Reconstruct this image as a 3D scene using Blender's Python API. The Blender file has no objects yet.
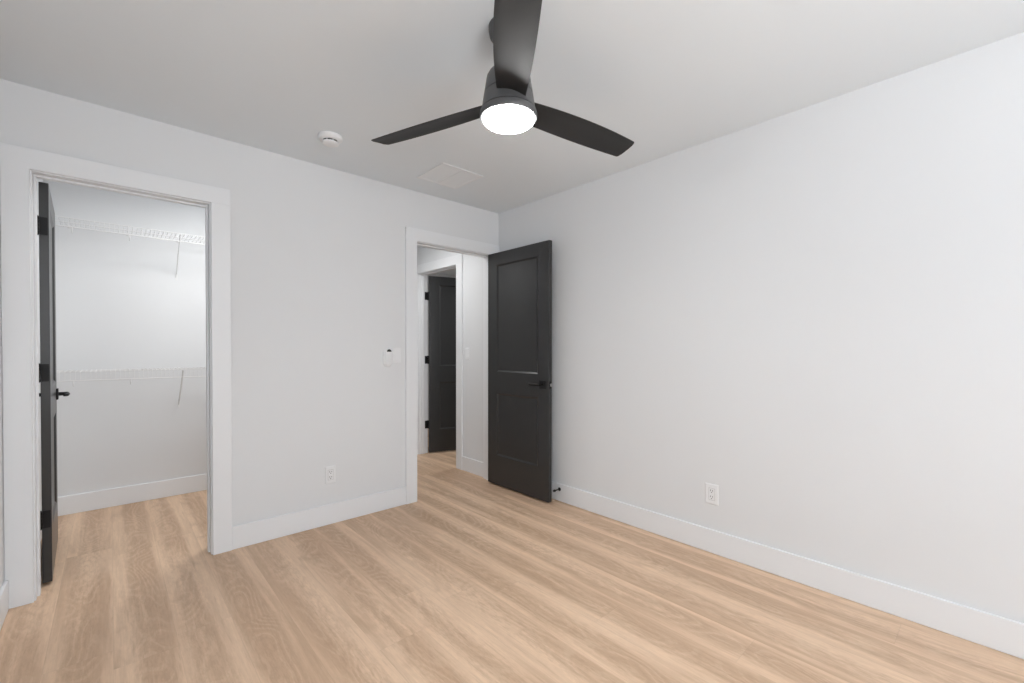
import bpy, bmesh, math, random
from mathutils import Vector, Matrix
random.seed(4)
S = bpy.context.scene
COL = S.collection
PI = math.pi

# ------------------------------------------------------------ camera
CAM_Z = 1.2086
yaw, pit, rol = 0.737878, 0.0105675, 0.00115186
vw = Vector((math.sin(yaw)*math.cos(pit), math.cos(yaw)*math.cos(pit), -math.sin(pit)))
rt = Vector((math.cos(yaw), -math.sin(yaw), 0))
up = rt.cross(vw)
r2 = math.cos(rol)*rt + math.sin(rol)*up
u2 = -math.sin(rol)*rt + math.cos(rol)*up
cd = bpy.data.cameras.new('camera')
cam = bpy.data.objects.new('camera', cd)
COL.objects.link(cam)
m = Matrix((( r2.x, u2.x, -vw.x, 0), (r2.y, u2.y, -vw.y, 0), (r2.z, u2.z, -vw.z, CAM_Z), (0, 0, 0, 1)))
cam.matrix_world = m
cd.sensor_width = 36
cd.lens = 441.114/1024*36
cd.shift_y = (352.97-341.5)/1024
cd.clip_start = 0.02
S.camera = cam

# ------------------------------------------------------------ light, exposure
S.view_settings.view_transform = 'Standard'
S.view_settings.look = 'None'
S.view_settings.gamma = 1
S.view_settings.use_curve_mapping = False
S.view_settings.exposure = 0.0
w = bpy.data.worlds.new('world'); S.world = w; w.use_nodes = True
w.node_tree.nodes['Background'].inputs[0].default_value = (0.75, 0.85, 1.0, 1)
w.node_tree.nodes['Background'].inputs[1].default_value = 1.0

def area(name, loc, direction, sx, sy, power, col=(1, 1, 1), shape='RECTANGLE', spread=PI):
    l = bpy.data.lights.new(name, 'AREA'); l.shape = shape; l.size = sx; l.size_y = sy
    l.energy = power; l.color = col; l.spread = spread
    o = bpy.data.objects.new(name, l); COL.objects.link(o); o.location = loc
    o.rotation_euler = Vector(direction).to_track_quat('-Z', 'Y').to_euler()
    return o
# daylight in the window of the wall behind the camera, plus unseen fill lights added for closet, hall and far room
P_WIN, P_UP, P_CL, P_HALL, P_FAR, E_FAN = 26, 57, 16.5, 9.5, 14, 108.0
area('window_daylight', (0.42, -2.245, 1.45), (0, 1, 0), 1.35, 1.3, P_WIN, (1, 1, 1))
area('ceiling_fill', (0.45, -2.235, 1.35), (0.18, 1, 1.5), 1.2, 0.9, P_UP, (1, 1, 1), spread=math.radians(110))  # added light tilted up in the window opening to lift the ceiling
area('closet_fill', (0.80, 3.60, 2.425), (0, 0, -1), 0.40, 0.40, P_CL, (1, 0.975, 0.945), 'DISK')
area('hall_fill', (1.80, 3.72, 2.425), (0, 0, -1), 0.34, 0.34, P_HALL, (1, 0.975, 0.945), 'DISK', spread=math.radians(172))
area('far_room_fill', (3.9, 3.75, 2.425), (0, 0, -1), 0.30, 0.30, P_FAR, (1, 0.99, 0.97), 'DISK')  # added overhead light, set to brighten the far door

# ------------------------------------------------------------ materials
def nt(name):
    mt = bpy.data.materials.new(name); mt.use_nodes = True
    return mt, mt.node_tree.nodes, mt.node_tree.links, mt.node_tree.nodes['Principled BSDF']
def paint(name, col, rough=0.6, bump=0.0, bscale=300, spec=0.5, metal=0.0):
    mt, N, L, b = nt(name)
    b.inputs['Base Color'].default_value = (*col, 1)
    b.inputs['Roughness'].default_value = rough
    b.inputs['Specular IOR Level'].default_value = spec
    b.inputs['Metallic'].default_value = metal
    g = N.new('ShaderNodeNewGeometry')
    n = N.new('ShaderNodeTexNoise'); n.inputs['Scale'].default_value = bscale; n.inputs['Detail'].default_value = 3
    L.new(g.outputs['Position'], n.inputs['Vector'])
    if bump:
        bp = N.new('ShaderNodeBump'); bp.inputs['Strength'].default_value = bump; bp.inputs['Distance'].default_value = 0.001
        L.new(n.outputs['Fac'], bp.inputs['Height']); L.new(bp.outputs['Normal'], b.inputs['Normal'])
    mr = N.new('ShaderNodeMapRange'); mr.inputs['To Min'].default_value = rough-0.03; mr.inputs['To Max'].default_value = rough+0.03
    L.new(n.outputs['Fac'], mr.inputs['Value']); L.new(mr.outputs['Result'], b.inputs['Roughness'])
    return mt
WALL = paint('wall_paint', (0.766, 0.785, 0.805), 0.75, 0.0, 220, 0.3)
CEIL = paint('ceiling_paint', (0.818, 0.870, 0.912), 0.85, 0.0, 180, 0.2)
TRIM = paint('trim_paint', (0.825, 0.846, 0.872), 0.38, 0.05, 90, 0.5)
DOOR = paint('charcoal_door_paint', (0.028, 0.0285, 0.0295), 0.30, 0.10, 260, 0.5)
BLACK = paint('black_metal', (0.008, 0.008, 0.009), 0.5, 0.0, 200, 0.3)
FANM = paint('fan_black_metal', (0.085, 0.087, 0.090), 0.45, 0.05, 400, 0.5)
BLADE = paint('fan_blade_black', (0.018, 0.0185, 0.0195), 0.56, 0.08, 120, 0.4)
PLAST = paint('white_plastic', (0.83, 0.848, 0.868), 0.35, 0.0, 100, 0.5)
VENTM = paint('white_register_enamel', (0.84, 0.865, 0.89), 0.45, 0.0, 100, 0.5)
SLOT2 = paint('plate_seam', (0.45, 0.45, 0.45), 0.6)
SLOT = paint('dark_slot', (0.02, 0.02, 0.02), 0.6)
CHROME = paint('satin_nickel', (0.75, 0.75, 0.74), 0.22, 0.0, 100, 0.5, 1.0)
WIRE = paint('white_vinyl_wire', (0.80, 0.81, 0.82), 0.35, 0.0, 100, 0.5)
RUBBER = paint('dark_rubber', (0.02, 0.02, 0.02), 0.7)
GREYBTN = paint('grey_buttons', (0.35, 0.35, 0.36), 0.5)

def emis(name, col, st):
    mt, N, L, b = nt(name)
    b.inputs['Base Color'].default_value = (0.9, 0.9, 0.9, 1)
    b.inputs['Emission Color'].default_value = (*col, 1); b.inputs['Emission Strength'].default_value = st
    return mt
LENS = emis('lit_lens', (1, 0.995, 0.98), E_FAN)

def glass():
    mt, N, L, b = nt('window_glass')
    b.inputs['Transmission Weight'].default_value = 1; b.inputs['Roughness'].default_value = 0; b.inputs['IOR'].default_value = 1.45
    return mt
GLASS = glass()

def floor_material():
    mt, N, L, b = nt('oak_plank_floor')
    def math_(op, a, c=None, v=None):
        n = N.new('ShaderNodeMath'); n.operation = op
        for i, x in enumerate((a, c, v)):
            if x is None: continue
            if isinstance(x, (int, float)): n.inputs[i].default_value = x
            else: L.new(x, n.inputs[i])
        return n.outputs[0]
    def comb(x, y, z):
        n = N.new('ShaderNodeCombineXYZ')
        for i, q in enumerate((x, y, z)):
            if isinstance(q, (int, float)): n.inputs[i].default_value = q
            else: L.new(q, n.inputs[i])
        return n.outputs[0]
    def noise(vec, sc, det=2, rough=0.5, dist=0.0):
        n = N.new('ShaderNodeTexNoise'); n.inputs['Scale'].default_value = sc; n.inputs['Detail'].default_value = det
        n.inputs['Roughness'].default_value = rough; n.inputs['Distortion'].default_value = dist
        L.new(vec, n.inputs['Vector']); return n.outputs['Fac']
    def mix(f, a, c, mode='MIX'):
        n = N.new('ShaderNodeMix'); n.data_type = 'RGBA'; n.blend_type = mode
        for sock, q in ((n.inputs[0], f), (n.inputs[6], a), (n.inputs[7], c)):
            if isinstance(q, (int, float)): sock.default_value = q
            elif isinstance(q, tuple): sock.default_value = (*q, 1)
            else: L.new(q, sock)
        return n.outputs[2]
    def rng(v, a0, a1, b0, b1):
        n = N.new('ShaderNodeMapRange'); n.interpolation_type = 'SMOOTHSTEP'
        n.inputs[1].default_value = a0; n.inputs[2].default_value = a1; n.inputs[3].default_value = b0; n.inputs[4].default_value = b1
        L.new(v, n.inputs[0]); return n.outputs[0]
    g = N.new('ShaderNodeNewGeometry'); sp = N.new('ShaderNodeSeparateXYZ'); L.new(g.outputs['Position'], sp.inputs[0])
    X, Y = sp.outputs[0], sp.outputs[1]
    W, LEN = 0.197, 1.22
    fx = math_('DIVIDE', math_('ADD', X, 1.97), W)
    row = math_('FLOOR', fx)
    wn = N.new('ShaderNodeTexWhiteNoise'); wn.noise_dimensions = '1D'; L.new(math_('ADD', row, 3.3), wn.inputs['W'])
    fy = math_('ADD', math_('DIVIDE', math_('ADD', Y, 3), LEN), math_('MULTIPLY', wn.outputs['Value'], 5.0))
    colm = math_('FLOOR', fy)
    wn2 = N.new('ShaderNodeTexWhiteNoise'); wn2.noise_dimensions = '2D'; L.new(comb(row, colm, 0), wn2.inputs['Vector'])
    idv = wn2.outputs['Value']
    sc = N.new('ShaderNodeSeparateColor'); L.new(wn2.outputs['Color'], sc.inputs[0])
    off = math_('MULTIPLY', idv, 37.0)
    off2 = math_('MULTIPLY', sc.outputs[1], 23.0)
    lx = math_('ADD', X, off); ly = math_('ADD', Y, off2)
    # broad streaks that run with the board
    broad = noise(comb(math_('MULTIPLY', X, 10.0), math_('ADD', math_('MULTIPLY', Y, 0.65), math_('MULTIPLY', wn.outputs['Value'], 31.0)), math_('MULTIPLY', idv, 0.30)), 1.0, 3, 0.55, 0.3)
    # cathedral growth lines: contours of a slow stretched field
    field = noise(comb(math_('MULTIPLY', lx, 5.0), math_('MULTIPLY', ly, 1.5), off2), 1.0, 1, 0.4, 0.2)
    wob = noise(comb(math_('MULTIPLY', lx, 30), math_('MULTIPLY', ly, 9), 0), 1.0, 2, 0.5)
    ph = math_('ADD', math_('MULTIPLY', field, 110.0), math_('MULTIPLY', wob, 2.6))
    ring = math_('SINE', ph)
    fine = noise(comb(math_('MULTIPLY', lx, 230), math_('MULTIPLY', ly, 7), 0), 1.0, 3, 0.6)
    mid = noise(comb(math_('MULTIPLY', lx, 60), math_('MULTIPLY', ly, 3.0), 1.7), 1.0, 3, 0.6)
    knot = noise(comb(math_('MULTIPLY', lx, 7.0), math_('MULTIPLY', ly, 3.2), off), 1.0, 2, 0.5, 0.6)
    # pale edges and a darker heart in every board
    fr = math_('FRACT', math_('ADD', fx, math_('MULTIPLY', math_('SUBTRACT', wn.outputs['Value'], 0.5), 0.22)))
    ed = math_('ABSOLUTE', math_('SUBTRACT', math_('MULTIPLY', fr, 2.0), 1.0))
    heart = rng(ed, 0.25, 0.85, 1, 0)
    tone = math_('ADD', broad, math_('MULTIPLY', math_('SUBTRACT', 0.45, heart), 0.13))
    c = mix(rng(tone, 0.36, 0.64, 0, 1), FL_DARK, FL_LIGHT)
    c = mix(math_('MULTIPLY', rng(knot, 0.60, 0.74, 0, 1), 0.30), c, FL_KNOT)
    c = mix(rng(mid, 0.35, 0.65, 0.16, 0.0), c, FL_KNOT)
    c = mix(math_('MULTIPLY', rng(ring, 0.45, 1.0, 0, 1), math_('ADD', math_('MULTIPLY', heart, 0.16), 0.04)), c, FL_PALE)
    c = mix(math_('MULTIPLY', rng(ring, -0.3, -1.0, 0, 1), math_('ADD', math_('MULTIPLY', heart, 0.10), 0.02)), c, FL_KNOT)
    c = mix(rng(fine, 0.4, 0.62, 0.10, 0.0), c, FL_KNOT)
    mott = noise(comb(math_('MULTIPLY', lx, 110), math_('MULTIPLY', ly, 26), 4.4), 1.0, 3, 0.65)
    c = mix(math_('MULTIPLY', rng(mott, 0.36, 0.58, 0.24, 0.0), math_('ADD', math_('MULTIPLY', heart, 0.7), 0.3)), c, FL_KNOT)
    pore = noise(comb(math_('MULTIPLY', lx, 75), math_('MULTIPLY', ly, 4.2), 9.1), 1.0, 2, 0.6)
    c = mix(rng(pore, 0.60, 0.72, 0.0, 0.22), c, FL_KNOT)
    c = mix(rng(pore, 0.30, 0.42, 0.14, 0.0), c, FL_PALE)
    hv = N.new('ShaderNodeHueSaturation'); L.new(c, hv.inputs['Color'])
    L.new(rng(idv, 0, 1, 0.992, 1.008), hv.inputs['Value'])
    c = hv.outputs['Color']
    # joints
    ex = math_('MULTIPLY', math_('SUBTRACT', 0.5, math_('ABSOLUTE', math_('SUBTRACT', math_('FRACT', fx), 0.5))), W)
    ey = math_('MULTIPLY', math_('SUBTRACT', 0.5, math_('ABSOLUTE', math_('SUBTRACT', math_('FRACT', fy), 0.5))), LEN)
    e = math_('MINIMUM', ex, ey)
    j = rng(e, 0.0006, 0.0022, 1, 0)
    c = mix(math_('MULTIPLY', j, 0.09), c, (0.16, 0.10, 0.065))
    L.new(c, b.inputs['Base Color'])
    b.inputs['Specular IOR Level'].default_value = 0.35
    L.new(rng(fine, 0.3, 0.7, 0.42, 0.52), b.inputs['Roughness'])
    bp = N.new('ShaderNodeBump'); bp.inputs['Strength'].default_value = 0.25; bp.inputs['Distance'].default_value = 0.0006
    L.new(math_('SUBTRACT', math_('MULTIPLY', fine, 0.4), j), bp.inputs['Height']); L.new(bp.outputs['Normal'], b.inputs['Normal'])
    return mt
FL_DARK = (0.605, 0.415, 0.280); FL_LIGHT = (0.820, 0.600, 0.425); FL_KNOT = (0.39, 0.245, 0.152); FL_PALE = (0.82, 0.64, 0.47)
FLOOR = floor_material()

# ------------------------------------------------------------ helpers
def box(bm, x0, x1, y0, y1, z0, z1):
    vs = [bm.verts.new((x, y, z)) for x in (x0, x1) for y in (y0, y1) for z in (z0, z1)]
    for f in ((0, 1, 3, 2), (4, 6, 7, 5), (0, 4, 5, 1), (2, 3, 7, 6), (0, 2, 6, 4), (1, 5, 7, 3)):
        bm.faces.new([vs[i] for i in f])
def tube(bm, a, b, r, n=8, r2=None):
    a, b = Vector(a), Vector(b); d = (b-a).normalized(); r2 = r if r2 is None else r2
    t = d.orthogonal().normalized(); s = d.cross(t)
    A, B = [], []
    for i in range(n):
        q = 2*PI*i/n; o = math.cos(q)*t + math.sin(q)*s
        A.append(bm.verts.new(a+o*r)); B.append(bm.verts.new(b+o*r2))
    for i in range(n):
        j = (i+1) % n; bm.faces.new((A[i], A[j], B[j], B[i]))
    bm.faces.new(A[::-1]); bm.faces.new(B)
def path_tube(bm, pts, r, n=8):
    pts = [Vector(p) for p in pts]; rings = []
    ref = None
    for i, p in enumerate(pts):
        d = (pts[min(i+1, len(pts)-1)] - pts[max(i-1, 0)]).normalized()
        t = d.orthogonal().normalized() if ref is None else (ref - d*ref.dot(d)).normalized()
        ref = t; s = d.cross(t)
        rings.append([bm.verts.new(p + (math.cos(2*PI*k/n)*t + math.sin(2*PI*k/n)*s)*r) for k in range(n)])
    for A, B in zip(rings, rings[1:]):
        for k in range(n): bm.faces.new((A[k], A[(k+1) % n], B[(k+1) % n], B[k]))
    bm.faces.new(rings[0][::-1]); bm.faces.new(rings[-1])
def lathe(bm, prof, n=48, c=(0, 0, 0)):
    rings = []
    for r, z in prof:
        if r < 1e-6: rings.append([bm.verts.new((c[0], c[1], c[2]+z))])
        else: rings.append([bm.verts.new((c[0]+r*math.cos(2*PI*i/n), c[1]+r*math.sin(2*PI*i/n), c[2]+z)) for i in range(n)])
    for A, B in zip(rings, rings[1:]):
        for i in range(n):
            j = (i+1) % n
            if len(A) == 1 and len(B) == 1: continue
            if len(A) == 1: bm.faces.new((A[0], B[j], B[i]))
            elif len(B) == 1: bm.faces.new((A[i], A[j], B[0]))
            else: bm.faces.new((A[i], A[j], B[j], B[i]))
def obj(name, bm, mat, parent=None, smooth=False, bevel=0.0, segs=2, angle=35):
    bmesh.ops.recalc_face_normals(bm, faces=bm.faces)
    me = bpy.data.meshes.new(name); bm.to_mesh(me); bm.free()
    me.materials.append(mat)
    o = bpy.data.objects.new(name, me); COL.objects.link(o)
    if parent: o.parent = parent
    if bevel:
        md = o.modifiers.new('bevel', 'BEVEL'); md.width = bevel; md.segments = segs
        md.limit_method = 'ANGLE'; md.angle_limit = math.radians(40); md.harden_normals = False
    if smooth:
        for p in me.polygons: p.use_smooth = True
        me.set_sharp_from_angle(angle=math.radians(angle))
    return o
def tag(o, label=None, cat=None, group=None, kind=None):
    if label: o['label'] = label
    if cat: o['category'] = cat
    if group: o['group'] = group
    if kind: o['kind'] = kind
    return o
def thing(name, loc, rz, label, cat, group=None):
    o = bpy.data.objects.new(name, None); COL.objects.link(o); o.location = loc; o.rotation_euler = (0, 0, rz)
    o.empty_display_size = 0.05
    return tag(o, label, cat, group)
def struct(name, boxes, mat, label, cat, bevel=0.0):
    bm = bmesh.new()
    for q in boxes: box(bm, *q)
    return tag(obj(name, bm, mat, bevel=bevel), label, cat, kind='structure')

H = 2.44
XL, XR, YF, YB = -0.37, 2.632, 3.08, -2.20       # bedroom
T = 0.115
YF2 = YF+T
CX0, CX1, CY1 = -0.345, 1.35, 4.53               # closet
HX0, HX1, HY1 = CX1+T, 2.585, 6.20               # hall
HX2 = HX1+T
FX1, FY1 = 5.2, 6.2                              # far room
# openings (rough) and jamb faces
A0, A1 = -0.272, 0.427                           # closet doorway jamb faces
B0, B1 = 1.785, 2.553                            # bedroom doorway jamb faces
D0, D1 = 3.666, 4.416                            # far doorway jamb faces (along y)
HD = 2.044; J = 0.018

# ------------------------------------------------------------ room shell
struct('floor', [(XL-T, FX1+T, YB-T, FY1+T, -0.08, 0)], FLOOR, 'pale oak plank floor running through bedroom, closet and hall', 'floor')
struct('ceiling', [(XL-T, FX1+T, YB-T, FY1+T, H, H+0.08)], CEIL, 'flat white painted ceiling above the fan', 'ceiling')
struct('wall_far', [(XL-T, A0-J, YF, YF2, 0, H), (A0-J, A1+J, YF, YF2, HD+J, H), (A1+J, B0-J, YF, YF2, 0, H),
                    (B0-J, B1+J, YF, YF2, HD+J, H), (B1+J, XR+T, YF, YF2, 0, H), (XR+T, FX1+T, YF, YF2, 0, H)], WALL,
       'light grey wall with the closet doorway and bedroom doorway', 'wall')
struct('wall_right', [(XR, XR+T, YB-T, YF, 0, H)], WALL, 'long plain light grey wall at the right with one outlet', 'wall')
struct('wall_left', [(XL-T, XL, YB, YF, 0, H)], WALL, 'light grey wall at the left picture edge beside closet casing', 'wall')
WX0, WX1, WZ0, WZ1 = -0.28, 1.12, 0.75, 2.15
struct('wall_near', [(XL-T, WX0, YB-T, YB, 0, H), (WX1, XR, YB-T, YB, 0, H), (WX0, WX1, YB-T, YB, 0, WZ0), (WX0, WX1, YB-T, YB, WZ1, H)],
       WALL, 'light grey wall with the window, behind the viewer', 'wall')
struct('wall_closet_left', [(XL-T, CX0, YF2, CY1+T, 0, H)], WALL, 'white closet side wall behind the open closet door', 'wall')
struct('wall_closet_back', [(CX0, CX1, CY1, CY1+T, 0, H)], WALL, 'white back wall of the closet carrying the wire shelves', 'wall')
struct('wall_closet_right', [(CX1, HX0, YF2, HY1+T, 0, H)], WALL, 'wall between the closet and the hall', 'wall')
struct('wall_hall_right', [(HX1, HX2, YF2, D0-J, 0, H), (HX1, HX2, D0-J, D1+J, HD+J, H), (HX1, HX2, D1+J, FY1+T, 0, H)], WALL,
       'light hall wall with the far doorway, seen through the bedroom doorway', 'wall')
struct('wall_hall_end', [(HX0, HX1, HY1, HY1+T, 0, H)], WALL, 'end wall of the hall', 'wall')
struct('wall_room_right', [(FX1, FX1+T, YF2, FY1+T, 0, H)], WALL, 'right wall of the room beyond the hall', 'wall')
struct('wall_room_end', [(HX2, FX1, FY1, FY1+T, 0, H)], WALL, 'end wall of the room beyond the hall', 'wall')

# window behind the viewer (daylight source)
win = struct('window_1', [(WX0, WX1, YB-0.10, YB-0.02, WZ0, WZ0+0.04), (WX0, WX1, YB-0.10, YB-0.02, WZ1-0.04, WZ1),
                          (WX0, WX0+0.04, YB-0.10, YB-0.02, WZ0+0.04, WZ1-0.04), (WX1-0.04, WX1, YB-0.10, YB-0.02, WZ0+0.04, WZ1-0.04),
                          (0.40, 0.44, YB-0.09, YB-0.03, WZ0+0.04, WZ1-0.04)], TRIM, 'white framed window behind the viewer', 'window')

# ------------------------------------------------------------ baseboards
BH, BT = 0.138, 0.014
def baseboard(name, runs, label):
    bm = bmesh.new()
    for (x0, x1, y0, y1, face) in runs:
        # face: direction the board looks to; the top inner edge is eased
        box(bm, x0, x1, y0, y1, 0, BH)
    o = tag(obj(name, bm, TRIM, bevel=0.0035, segs=2), label, 'baseboard', kind='structure')
    return o
CW = 0.095; CT = 0.018
baseboard('baseboard_right', [(XR-BT, XR, YB, YF, 'x')], 'white baseboard along the long right wall')
baseboard('baseboard_far', [(A1+0.006+CW, B0-0.006-CW, YF-BT, YF, 'y')], 'white baseboard between the closet and bedroom doorways')
baseboard('baseboard_left', [(XL, XL+BT, YB, YF-CT, 'x')], 'white baseboard at the left picture edge')
baseboard('baseboard_closet_back', [(CX0+BT, CX1, CY1-BT, CY1, 'y')], 'white baseboard on the closet back wall')
baseboard('baseboard_closet_left', [(CX0, CX0+BT, YF2, CY1, 'x')], 'white baseboard behind the open closet door')
baseboard('baseboard_hall', [(HX1-BT, HX1, YF2+CT, D0-0.005-CW, 'x')], 'white baseboard in the hall below the light switch')

# ------------------------------------------------------------ doorway trims
def casing_y(name, y0, y1, j0, j1, c0, c1, label, back=True):
    """doorway in a wall running along x; j0, j1 jamb faces; c0, c1 outer edges of the casing legs"""
    rv = 0.006
    bm = bmesh.new()
    top = HD+rv+CW
    # casing frame on the bedroom side, one ring with mitred look
    def ring(ya, yb, cc0, cc1):
        box(bm, cc0, j0-rv, ya, yb, 0, HD+rv)
        box(bm, j1+rv, cc1, ya, yb, 0, HD+rv)
        box(bm, cc0, cc1, ya, yb, HD+rv, top)
    ring(y0-CT, y0, c0, c1)
    bmesh.ops.remove_doubles(bm, verts=bm.verts, dist=1e-5)
    o = tag(obj(name, bm, TRIM, bevel=0.002), label, 'door casing', kind='structure')
    bm = bmesh.new()
    box(bm, j0-J, j0, y0, y1, 0, HD); box(bm, j1, j1+J, y0, y1, 0, HD); box(bm, j0-J, j1+J, y0, y1, HD, HD+J)
    jo = obj('jamb', bm, TRIM, o)
    return o
t1 = casing_y('trim_1', YF, YF2, A0, A1, XL+0.001, A1+0.006+CW, 'flat white casing around the closet doorway at the left')
bm = bmesh.new(); ys = YF+0.045
for q in ((A0, A0+0.010, ys, ys+0.032, 0, HD-0.010), (A1-0.010, A1, ys, ys+0.032, 0, HD-0.010), (A0, A1, ys, ys+0.032, HD-0.010, HD)): box(bm, *q)
obj('door_stop_moulding', bm, TRIM, t1, bevel=0.002)
t2 = casing_y('trim_2', YF, YF2, B0, B1, B0-0.006-CW, XR-0.001, 'flat white casing around the bedroom doorway in the corner')
bm = bmesh.new(); ys = YF+0.040
for q in ((B0, B0+0.010, ys, ys+0.032, 0, HD-0.010), (B1-0.010, B1, ys, ys+0.032, 0, HD-0.010), (B0, B1, ys, ys+0.032, HD-0.010, HD)): box(bm, *q)
obj('door_stop_moulding', bm, TRIM, t2, bevel=0.002)
# inner-side casings
bm = bmesh.new(); rv = 0.006
for q in ((B0-rv-CW, B0-rv, YF2, YF2+CT, 0, HD+rv), (B1+rv, HX1-0.001, YF2, YF2+CT, 0, HD+rv), (B0-rv-CW, HX1-0.001, YF2, YF2+CT, HD+rv, HD+rv+CW)): box(bm, *q)
obj('hall_side_casing', bm, TRIM, t2, bevel=0.002)
bm = bmesh.new()
for q in ((CX0+BT+0.001, A0-rv, YF2, YF2+CT, 0, HD+rv), (A1+rv, A1+rv+CW, YF2, YF2+CT, 0, HD+rv), (CX0+BT+0.001, A1+rv+CW, YF2, YF2+CT, HD+rv, HD+rv+CW)): box(bm, *q)
obj('closet_side_casing', bm, TRIM, t1, bevel=0.002)
# far doorway, wall along y
bm = bmesh.new(); rv = 0.005
for q in ((HX1-CT, HX1, D0-rv-CW, D0-rv, 0, HD+rv), (HX1-CT, HX1, D1+rv, D1+rv+CW, 0, HD+rv), (HX1-CT, HX1, D0-rv-CW, D1+rv+CW, HD+rv, HD+rv+CW)): box(bm, *q)
t3 = tag(obj('trim_3', bm, TRIM, bevel=0.002), 'white casing around the far doorway in the hall wall', 'door casing', kind='structure')
bm = bmesh.new()
for q in ((HX1, HX2, D0-J, D0, 0, HD), (HX1, HX2, D1, D1+J, 0, HD), (HX1, HX2, D0-J, D1+J, HD, HD+J)): box(bm, *q)
obj('jamb', bm, TRIM, t3)
bm = bmesh.new()
for q in ((HX1+0.035, HX1+0.070, D0, D0+0.01, 0, HD-0.01), (HX1+0.035, HX1+0.070, D1-0.01, D1, 0, HD-0.01), (HX1+0.035, HX1+0.070, D0, D1, HD-0.01, HD)): box(bm, *q)
obj('door_stop_moulding', bm, TRIM, t3, bevel=0.002)

# ------------------------------------------------------------ doors
TH = 0.035
def door_leaf(bm, w, z0, z1):
    """leaf: x 0..w from the hinge edge, y 0..TH, two recessed panels on each face"""
    st = 0.120
    xs = [0, st, w-st, w]; zs = [z0, 0.272, 0.818, 1.004, 1.937, z1]
    bv, dp = 0.014, 0.009
    def P(x, y, z): return bm.verts.new((x, y, z))
    for side in (0, 1):
        y = TH*side; yi = dp if side == 0 else TH-dp
        for i in range(3):
            for k in range(5):
                x0, x1, a, b = xs[i], xs[i+1], zs[k], zs[k+1]
                if i == 1 and k in (1, 3):
                    o = [(x0, a), (x1, a), (x1, b), (x0, b)]
                    n = [(x0+bv, a+bv), (x1-bv, a+bv), (x1-bv, b-bv), (x0+bv, b-bv)]
                    for q in range(4):
                        r = (q+1) % 4
                        bm.faces.new((P(o[q][0], y, o[q][1]), P(o[r][0], y, o[r][1]), P(n[r][0], yi, n[r][1]), P(n[q][0], yi, n[q][1])))
                    bm.faces.new([P(q[0], yi, q[1]) for q in n])
                else:
                    bm.faces.new((P(x0, y, a), P(x1, y, a), P(x1, y, b), P(x0, y, b)))
    for k in range(5):
        for x in (0, w): bm.faces.new((P(x, 0, zs[k]), P(x, TH, zs[k]), P(x, TH, zs[k+1]), P(x, 0, zs[k+1])))
    for i in range(3):
        for z in (z0, z1): bm.faces.new((P(xs[i], 0, z), P(xs[i+1], 0, z), P(xs[i+1], TH, z), P(xs[i], TH, z)))
    bmesh.ops.remove_doubles(bm, verts=bm.verts, dist=1e-5)
def lever(parent, x, z, side, name='door_handle'):
    """lever set on face side (0: y=0, 1: y=TH); the lever points back to the hinge"""
    s = -1 if side == 0 else 1; y = 0 if side == 0 else TH
    def Y(d): return y+s*d
    bm = bmesh.new()
    tube(bm, (x, Y(0.008), z), (x, Y(0.052), z), 0.011, 16)
    path_tube(bm, [(x+0.008, Y(0.050), z), (x-0.02, Y(0.052), z), (x-0.06, Y(0.052), z), (x-0.095, Y(0.051), z), (x-0.110, Y(0.047), z), (x-0.117, Y(0.036), z)], 0.0085, 10)
    h = obj(name, bm, BLACK, parent, smooth=True)
    bm = bmesh.new(); a, b = sorted((Y(0), Y(0.010)))
    box(bm, x-0.033, x+0.033, a, b, z-0.033, z+0.033)
    obj('rosette', bm, BLACK, h, bevel=0.0025)
def hinge(parent, z, pin, jamb_dir, inv):
    """butt hinge: knuckle column at pin (local x, y), leaf on the hinge edge"""
    bm = bmesh.new(); hh = 0.089
    for k in range(5):
        a = z-hh/2+k*hh/5+0.0006; b = z-hh/2+(k+1)*hh/5-0.0006
        tube(bm, (pin[0], pin[1], a), (pin[0], pin[1], b), 0.0072 if k % 2 == 0 else 0.0066, 12)
    tube(bm, (pin[0], pin[1], z+hh/2), (pin[0], pin[1], z+hh/2+0.004), 0.005, 10, 0.003)
    tube(bm, (pin[0], pin[1], z-hh/2-0.004), (pin[0], pin[1], z-hh/2), 0.003, 10, 0.005)
    ya, yb = sorted((pin[1], TH*0.88 if pin[1] < TH/2 else TH*0.12))
    box(bm, -0.0025, 0.0, ya, yb, z-hh/2, z+hh/2)
    h = obj('hinge', bm, BLACK, parent, smooth=True)
    bm = bmesh.new()
    x0, x1, y0, y1 = jamb_dir
    box(bm, x0, x1, y0, y1, z-hh/2, z+hh/2)
    bmesh.ops.transform(bm, matrix=inv, verts=bm.verts)
    obj('hinge_leaf', bm, BLACK, h)
    return h
def make_door(name, loc, rz, w, label, handles, pin, jamb_world, z1=2.034, latch=True, hz=(1.822, 1.082, 0.338)):
    """origin of the leaf at the hinge edge, floor level"""
    bm = bmesh.new(); door_leaf(bm, w, 0.014, z1)
    o = obj(name, bm, DOOR, bevel=0.0012, segs=1)
    o.location = loc; o.rotation_euler = (0, 0, rz)
    tag(o, label, 'door', kind='structure')
    for sd in handles: lever(o, w-0.062, 0.925, sd)
    M_ = Matrix.Translation(loc) @ Matrix.Rotation(rz, 4, 'Z')
    for z in hz: hinge(o, z, pin, jamb_world, M_.inverted())
    if latch:
        bm = bmesh.new(); box(bm, w, w+0.0015, 0.005, TH-0.005, 0.925-0.028, 0.925+0.028)
        l = obj('latch_plate', bm, BLACK, o)
        bm = bmesh.new(); box(bm, w+0.0015, w+0.013, 0.009, TH-0.009, 0.925-0.012, 0.925+0.012)
        obj('latch_bolt', bm, CHROME, l, bevel=0.003)
    return o
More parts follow.
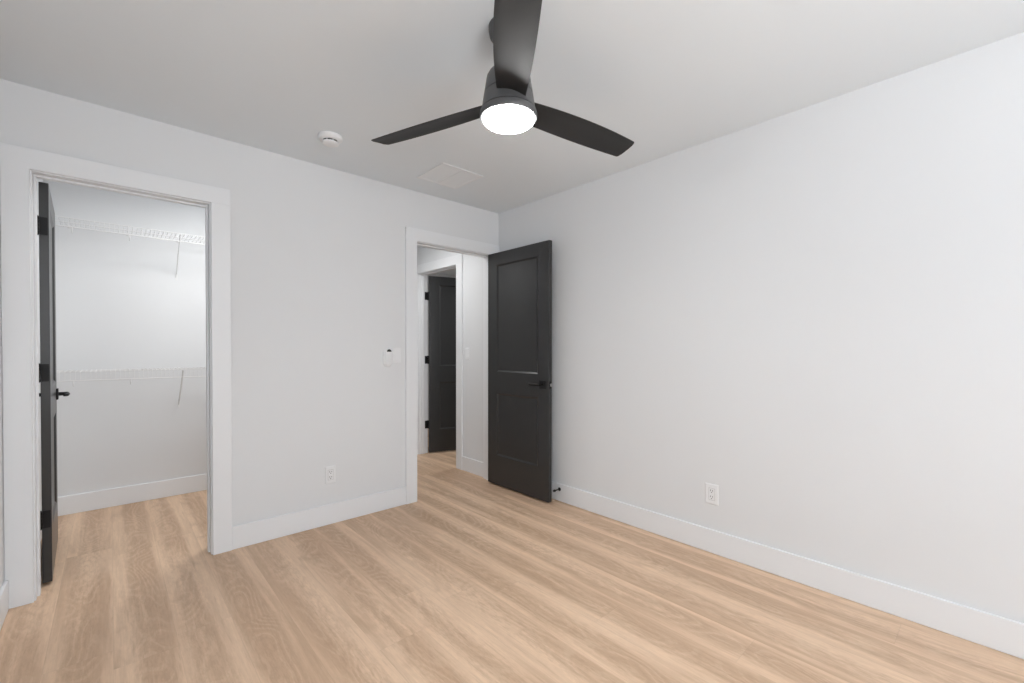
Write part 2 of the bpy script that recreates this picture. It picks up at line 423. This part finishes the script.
# bedroom door, opened against the right wall. local +x -> world -y, local +y (thickness) -> world +x
a2 = math.radians(-90)
make_door('door_1', (2.497, 3.066, 0), a2, 0.742, 'open charcoal two panel bedroom door standing against the right wall', (0, 1),
          (-0.004, TH+0.006), (B1-0.0025, B1, YF, YF+0.032), z1=2.043)
# closet door, opened a little past 90 degrees into the closet. local +x -> world +y, local +y -> world -x
make_door('door_2', (-0.229, 3.243, 0), math.radians(91.9), 0.700, 'open black closet door seen edge on at the left', (0, 1),
          (-0.008, TH+0.004), (A0, A0+0.0025, YF2-0.034, YF2), z1=2.042)
# far door beyond the hall
make_door('door_3', (2.6955, 4.374, 0), math.radians(-19), 0.745, 'half open dark door in the far doorway, seen through the bedroom doorway', (0, 1),
          (-0.004, TH+0.004), (HX2-0.036, HX2, D1-0.0025, D1), hz=(1.808, 1.075, 0.330))

# ------------------------------------------------------------ ceiling fan
FX, FY = 1.1375, 1.2724
fan = thing('ceiling_fan', (FX, FY, H), 0, 'black three blade ceiling fan with a round lit lamp', 'ceiling fan')
def F(r, z): return (r, z-H)
bm = bmesh.new(); lathe(bm, [F(0, H), F(0.077, H), F(0.077, H-0.014), F(0.073, H-0.034), F(0.060, H-0.052), F(0.034, H-0.062), F(0.018, H-0.065), F(0, H-0.065)])
obj('canopy', bm, FANM, fan, smooth=True)
bm = bmesh.new(); tube(bm, (0, 0, -0.056), (0, 0, 2.276-H), 0.0135, 20)
obj('downrod', bm, FANM, fan, smooth=True)
bm = bmesh.new()
lathe(bm, [F(0, 2.280), F(0.028, 2.280), F(0.031, 2.270), F(0.060, 2.268), F(0.076, 2.260), F(0.084, 2.246), F(0.089, 2.215),
           F(0.0940, 2.1835), F(0.0915, 2.1825), F(0.0918, 2.1810), F(0.0948, 2.1800), F(0.1015, 2.135), F(0.1050, 2.1205), F(0.1015, 2.1190), F(0, 2.1190)], 64)
obj('motor_housing', bm, FANM, fan, smooth=True)
bm = bmesh.new()
lathe(bm, [F(0, 2.1170), F(0.1050, 2.1170), F(0.1080, 2.1150), F(0.1105, 2.106), F(0.1105, 2.094), F(0.1080, 2.0895), F(0.1000, 2.0890), F(0.1000, 2.094), F(0, 2.094)], 64)
obj('light_ring', bm, FANM, fan, smooth=True)
bm = bmesh.new()
pr = [F(0.0990, 2.093)]
for i in range(11):
    q = PI/2*i/10; pr.append(F(0.0990*math.cos(q)**0.5 if i < 10 else 0, 2.0885-0.022*math.sin(q)))
lathe(bm, pr, 64)
obj('lamp_lens', bm, LENS, fan, smooth=True, angle=60)
def blade(ang):
    N_, M_ = 40, 8
    zb, pitch, dr = 2.1489, -0.2238, -0.0046
    rt_c, rt_w = 0.650, 0.655           # tip radii on the two edges
    bm = bmesh.new(); th = 0.006
    A = ang; R = Vector((math.cos(A), math.sin(A), 0)); Nn = Vector((-math.sin(A), math.cos(A), 0))
    top, bot = [], []
    for i in range(N_+1):
        s = i/N_; s = 1-(1-s)**1.5
        row_t, row_b = [], []
        for k in range(M_+1):
            q = k/M_
            rend = rt_w*(1-q)+rt_c*q+0.007*math.sin(PI*q)
            rad = 0.070 + (rend-0.070)*s
            c = 0.0545+0.1294*rad-0.0875*rad*rad
            d = 0.0365+0.0755*rad-0.1832*rad*rad
            # rounded corners at the tip
            e = (rend-rad); cr = 0.010
            if e < cr:
                ins = cr-math.sqrt(max(cr*cr-(cr-e)**2, 0))
                c -= ins; d -= ins
            off = -d + (c+d)*q
            edge = min(q, 1-q)*(c+d)
            camber = 0.004*math.sin(PI*q)
            tt = th*min(1, 0.35+edge/0.012)
            z = zb + math.tan(pitch)*off + dr*rad + camber - H
            p = R*rad + Nn*off
            row_t.append(bm.verts.new((p.x, p.y, z+tt/2))); row_b.append(bm.verts.new((p.x, p.y, z-tt/2)))
        top.append(row_t); bot.append(row_b)
    for i in range(N_):
        for k in range(M_):
            bm.faces.new((top[i][k], top[i+1][k], top[i+1][k+1], top[i][k+1]))
            bm.faces.new((bot[i][k], bot[i][k+1], bot[i+1][k+1], bot[i+1][k]))
        for k in (0, M_): bm.faces.new((top[i][k], bot[i][k], bot[i+1][k], top[i+1][k]))
    for i in (0, N_):
        for k in range(M_): bm.faces.new((top[i][k], top[i][k+1], bot[i][k+1], bot[i][k]))
    o = obj('blade', bm, BLADE, fan, smooth=True, angle=50)
    return o
for k in range(3): blade(-0.2257+k*2*PI/3)

# ------------------------------------------------------------ smoke detector
sd = thing('smoke_detector', (0.953, 2.622, H), 0, 'round white smoke detector on the ceiling left of the fan', 'smoke detector')
bm = bmesh.new(); lathe(bm, [(0, 0), (0.066, 0), (0.067, -0.006), (0.065, -0.016), (0.058, -0.024), (0.050, -0.027), (0, -0.027)])
obj('base', bm, PLAST, sd, smooth=True)
bm = bmesh.new(); lathe(bm, [(0.042, -0.0265), (0.042, -0.036), (0, -0.036)])
obj('vent_slot', bm, SLOT, sd, smooth=True)
bm = bmesh.new(); lathe(bm, [(0.0, -0.0345), (0.042, -0.0345), (0.046, -0.036), (0.044, -0.043), (0.034, -0.048), (0.015, -0.050), (0, -0.050)])
obj('cover', bm, PLAST, sd, smooth=True)
for k in range(8):
    bm = bmesh.new()
    q = 2*PI*k/8; c, s_ = math.cos(q), math.sin(q)
    tube(bm, (0.0425*c, 0.0425*s_, -0.0265), (0.0425*c, 0.0425*s_, -0.0355), 0.0020, 6)
    obj('rib', bm, PLAST, sd)

# ------------------------------------------------------------ ceiling register
cv = thing('ceiling_vent', (1.805, 2.650, H), 0, 'square white air register on the ceiling near the far wall', 'air vent')
h = 0.172; fr = 0.022
bm = bmesh.new()
for q in ((-h, h, -h, -h+fr), (-h, h, h-fr, h), (-h, -h+fr, -h+fr, h-fr), (h-fr, h, -h+fr, h-fr)): box(bm, *q, -0.0065, 0)
obj('frame', bm, VENTM, cv, bevel=0.0025)
bm = bmesh.new(); box(bm, -0.004, 0.004, -h+fr, h-fr, -0.0065, -0.0005)
obj('center_bar', bm, VENTM, cv)
bm = bmesh.new()
n = 22
for i in range(n):
    y = -h+fr + (2*h-2*fr)*(i+0.5)/n
    dy = 0.0074
    vs = [bm.verts.new(p) for p in ((-h+fr, y-dy, -0.0048), (h-fr, y-dy, -0.0048), (h-fr, y+dy, -0.0038), (-h+fr, y+dy, -0.0038),
                                    (-h+fr, y-dy, -0.0040), (h-fr, y-dy, -0.0040), (h-fr, y+dy, -0.0030), (-h+fr, y+dy, -0.0030))]
    for f in ((0, 1, 2, 3), (7, 6, 5, 4), (0, 4, 5, 1), (1, 5, 6, 2), (2, 6, 7, 3), (3, 7, 4, 0)): bm.faces.new([vs[i2] for i2 in f])
obj('louvers', bm, VENTM, cv)

# ------------------------------------------------------------ wall plates. local: x across the plate, -y out of the wall
def plate_mesh(bm, wd, ht, d=0.005, inset=0.004):
    a, b = wd/2, ht/2
    o = [(-a, -b), (a, -b), (a, b), (-a, b)]; i_ = [(-a+inset, -b+inset), (a-inset, -b+inset), (a-inset, b-inset), (-a+inset, b-inset)]
    V0 = [bm.verts.new((x, 0, z)) for x, z in o]; V1 = [bm.verts.new((x, -d*0.45, z)) for x, z in o]; V2 = [bm.verts.new((x, -d, z)) for x, z in i_]
    for k in range(4):
        j = (k+1) % 4; bm.faces.new((V0[k], V0[j], V1[j], V1[k])); bm.faces.new((V1[k], V1[j], V2[j], V2[k]))
    bm.faces.new(V0[::-1]); bm.faces.new(V2)
def outlet(loc, rz, label, wd=0.072, ht=0.118):
    t = thing('outlet', loc, rz, label, 'outlet', 'duplex outlets')
    bm = bmesh.new(); plate_mesh(bm, wd, ht); obj('cover_plate', bm, PLAST, t)
    bm = bmesh.new(); box(bm, -0.0185, 0.0185, -0.0053, -0.0045, -0.0355, 0.0355); obj('insert_gap', bm, SLOT2, t)
    bm = bmesh.new(); box(bm, -0.0170, 0.0170, -0.0068, -0.0045, -0.0340, 0.0340); r = obj('receptacle', bm, PLAST, t, bevel=0.001)
    for z in (0.018, -0.018):
        bm = bmesh.new()
        box(bm, -0.0078, -0.0052, -0.0074, -0.0066, z-0.001, z+0.009); obj('slot', bm, SLOT, r)
        bm = bmesh.new()
        box(bm, 0.0052, 0.0078, -0.0074, -0.0066, z, z+0.008); obj('slot', bm, SLOT, r)
        bm = bmesh.new()
        tube(bm, (0, -0.0066, z-0.0075), (0, -0.0074, z-0.0075), 0.0028, 10)
        obj('ground_hole', bm, SLOT, r)
    for z in (0.048, -0.048):
        bm = bmesh.new(); tube(bm, (0, -0.0045, z), (0, -0.0056, z), 0.0030, 12); obj('screw', bm, PLAST, t)
    return t
outlet((1.112, YF, 0.338), 0, 'white double outlet low on the wall between the two doorways')
outlet((XR, 1.130, 0.346), -PI/2, 'white double outlet low on the long right wall', 0.078, 0.120)
def switch(loc, rz, label):
    t = thing('light_switch', loc, rz, label, 'light switch', 'light switches')
    bm = bmesh.new(); plate_mesh(bm, 0.070, 0.115); obj('cover_plate', bm, PLAST, t)
    bm = bmesh.new()
    a, b = 0.0165, 0.0335
    V = [bm.verts.new(p) for p in ((-a, -0.0045, -b), (a, -0.0045, -b), (a, -0.0045, b), (-a, -0.0045, b), (-a, -0.0095, -b), (a, -0.0095, -b),
                                   (a, -0.0060, 0.0), (-a, -0.0060, 0.0), (a, -0.0065, b), (-a, -0.0065, b))]
    for f in ((0, 1, 5, 4), (4, 5, 6, 7), (7, 6, 8, 9), (3, 9, 8, 2), (0, 4, 7, 9, 3), (1, 2, 8, 6, 5), (0, 3, 2, 1)): bm.faces.new([V[i] for i in f])
    obj('rocker', bm, PLAST, t)
    for z in (0.045, -0.045):
        bm = bmesh.new(); tube(bm, (0, -0.0045, z), (0, -0.0056, z), 0.003, 10); obj('screw', bm, PLAST, t)
    return t
switch((1.612, YF, 1.155), 0, 'small white light switch on the wall right of the fan remote')
switch((HX1, 3.488, 1.155), -PI/2, 'small white light switch on the hall wall, seen through the bedroom doorway')

# fan remote in its wall cradle
rm = thing('fan_remote', (1.537, YF, 1.140), 0, 'white pill shaped fan remote in a wall cradle with dark round top', 'remote control')
def pill(bm, wd, ht, y0, y1, inset=0.0, n=14):
    def prof(w_, h_):
        r = w_/2; pts = []
        for k in range(n+1): q = PI*k/n; pts.append((r*math.cos(q), h_/2-r+r*math.sin(q)))
        for k in range(n+1): q = PI+PI*k/n; pts.append((r*math.cos(q), -h_/2+r+r*math.sin(q)))
        return pts
    lay = [(prof(wd, ht), y0), (prof(wd, ht), y1+inset), (prof(wd-inset*1.2, ht-inset*1.2), y1+inset*0.25), (prof(wd-inset*2.2, ht-inset*2.2), y1)]
    rings = [[bm.verts.new((x, y, z)) for x, z in P] for P, y in lay]
    for A, B in zip(rings, rings[1:]):
        for k in range(len(A)): j = (k+1) % len(A); bm.faces.new((A[k], A[j], B[j], B[k]))
    bm.faces.new(rings[0][::-1]); bm.faces.new(rings[-1])
bm = bmesh.new(); pill(bm, 0.070, 0.140, 0, -0.014, 0.004); obj('wall_cradle', bm, PLAST, rm, smooth=True)
bm = bmesh.new(); pill(bm, 0.056, 0.126, -0.0135, -0.027, 0.005); body = obj('remote_body', bm, PLAST, rm, smooth=True)
bm = bmesh.new(); r = 0.0185; n = 20
pts = [(r*math.cos(PI*k/n), r*math.sin(PI*k/n)) for k in range(n+1)]
A = [bm.verts.new((x, -0.0265, z+0.042)) for x, z in pts]; B = [bm.verts.new((x, -0.0285, z+0.042)) for x, z in pts]
for k in range(n+1): j = (k+1) % (n+1); bm.faces.new((A[k], A[j], B[j], B[k]))
bm.faces.new(A[::-1]); bm.faces.new(B); tag(obj('button_pad', bm, RUBBER, body), 'dark half round button pad')
bm = bmesh.new()
for z in (0.015, -0.005, -0.025): tube(bm, (0, -0.0265, z), (0, -0.0276, z), 0.006, 14)
obj('buttons', bm, PLAST, body)

# ------------------------------------------------------------ door stop on the right baseboard
ds = thing('door_stop', (XR-BT, 2.318, 0.096), 0, 'small black door stop screwed to the right baseboard behind the open door', 'door stop')
bm = bmesh.new(); tube(bm, (0, 0, 0), (-0.004, 0, 0), 0.014, 20); tube(bm, (-0.004, 0, 0), (-0.009, 0, 0), 0.009, 16, 0.006)
obj('mount', bm, BLACK, ds, smooth=True)
bm = bmesh.new(); tube(bm, (-0.008, 0, 0), (-0.058, 0, 0), 0.0045, 12); obj('rod', bm, BLACK, ds, smooth=True)
bm = bmesh.new(); tube(bm, (-0.056, 0, 0), (-0.070, 0, 0), 0.0095, 16, 0.0085); obj('rubber_tip', bm, RUBBER, ds, smooth=True)

# ------------------------------------------------------------ closet wire shelves
def wire_shelf(z, label, xb):
    t = thing('wire_shelf', (CX0, CY1, z), 0, label, 'wire shelf', 'closet wire shelves')
    D = 0.305; x1 = CX1-CX0-0.003; R_ = 0.0030; lip = 0.060
    bm = bmesh.new()
    for y in (-0.006, -D*0.5, -D): tube(bm, (0.003, y, 0), (x1, y, 0), R_, 6)
    obj('shelf_rail', bm, WIRE, t)
    bm = bmesh.new(); tube(bm, (0.003, -D-0.002, -lip), (x1, -D-0.002, -lip), R_*1.15, 6)
    obj('front_rail', bm, WIRE, t)
    bm = bmesh.new(); n = int(x1/0.0254)
    for i in range(n):
        x = 0.012+i*0.0254
        path_tube(bm, [(x, -0.004, 0.0035), (x, -D+0.004, 0.0035), (x, -D-0.004, 0.0), (x, -D-0.005, -0.008), (x, -D-0.005, -lip)], 0.0013, 4)
    o = obj('cross_wires', bm, WIRE, t); o['kind'] = 'stuff'
    for x in xb:
        bm = bmesh.new(); X_ = x-CX0
        path_tube(bm, [(X_, -D-0.001, -0.004), (X_, -D+0.012, -0.016), (X_, -0.010, -0.272), (X_, -0.003, -0.300)], 0.0042, 8)
        box(bm, X_-0.008, X_+0.008, -0.003, 0, -0.325, -0.275)
        obj('support_brace', bm, WIRE, t)
    for x in (-0.22, 0.10, 0.41, 0.72, 1.02):
        bm = bmesh.new(); X_ = x-CX0
        box(bm, X_-0.007, X_+0.007, -0.012, 0, -0.010, 0.007); obj('wall_clip', bm, WIRE, t, bevel=0.002)
    for x in (-0.19, 0.105):
        bm = bmesh.new(); X_ = x-CX0
        path_tube(bm, [(X_, -D, -lip), (X_, -D-0.002, -lip-0.02), (X_, -D+0.004, -lip-0.034), (X_, -D+0.016, -lip-0.036)], 0.0032, 6)
        obj('rail_hook', bm, WIRE, t)
    return t
wire_shelf(2.085, 'upper white wire shelf near the top of the closet', (0.400, 1.05))
wire_shelf(1.043, 'lower white wire shelf at waist height in the closet', (0.412, 1.05))
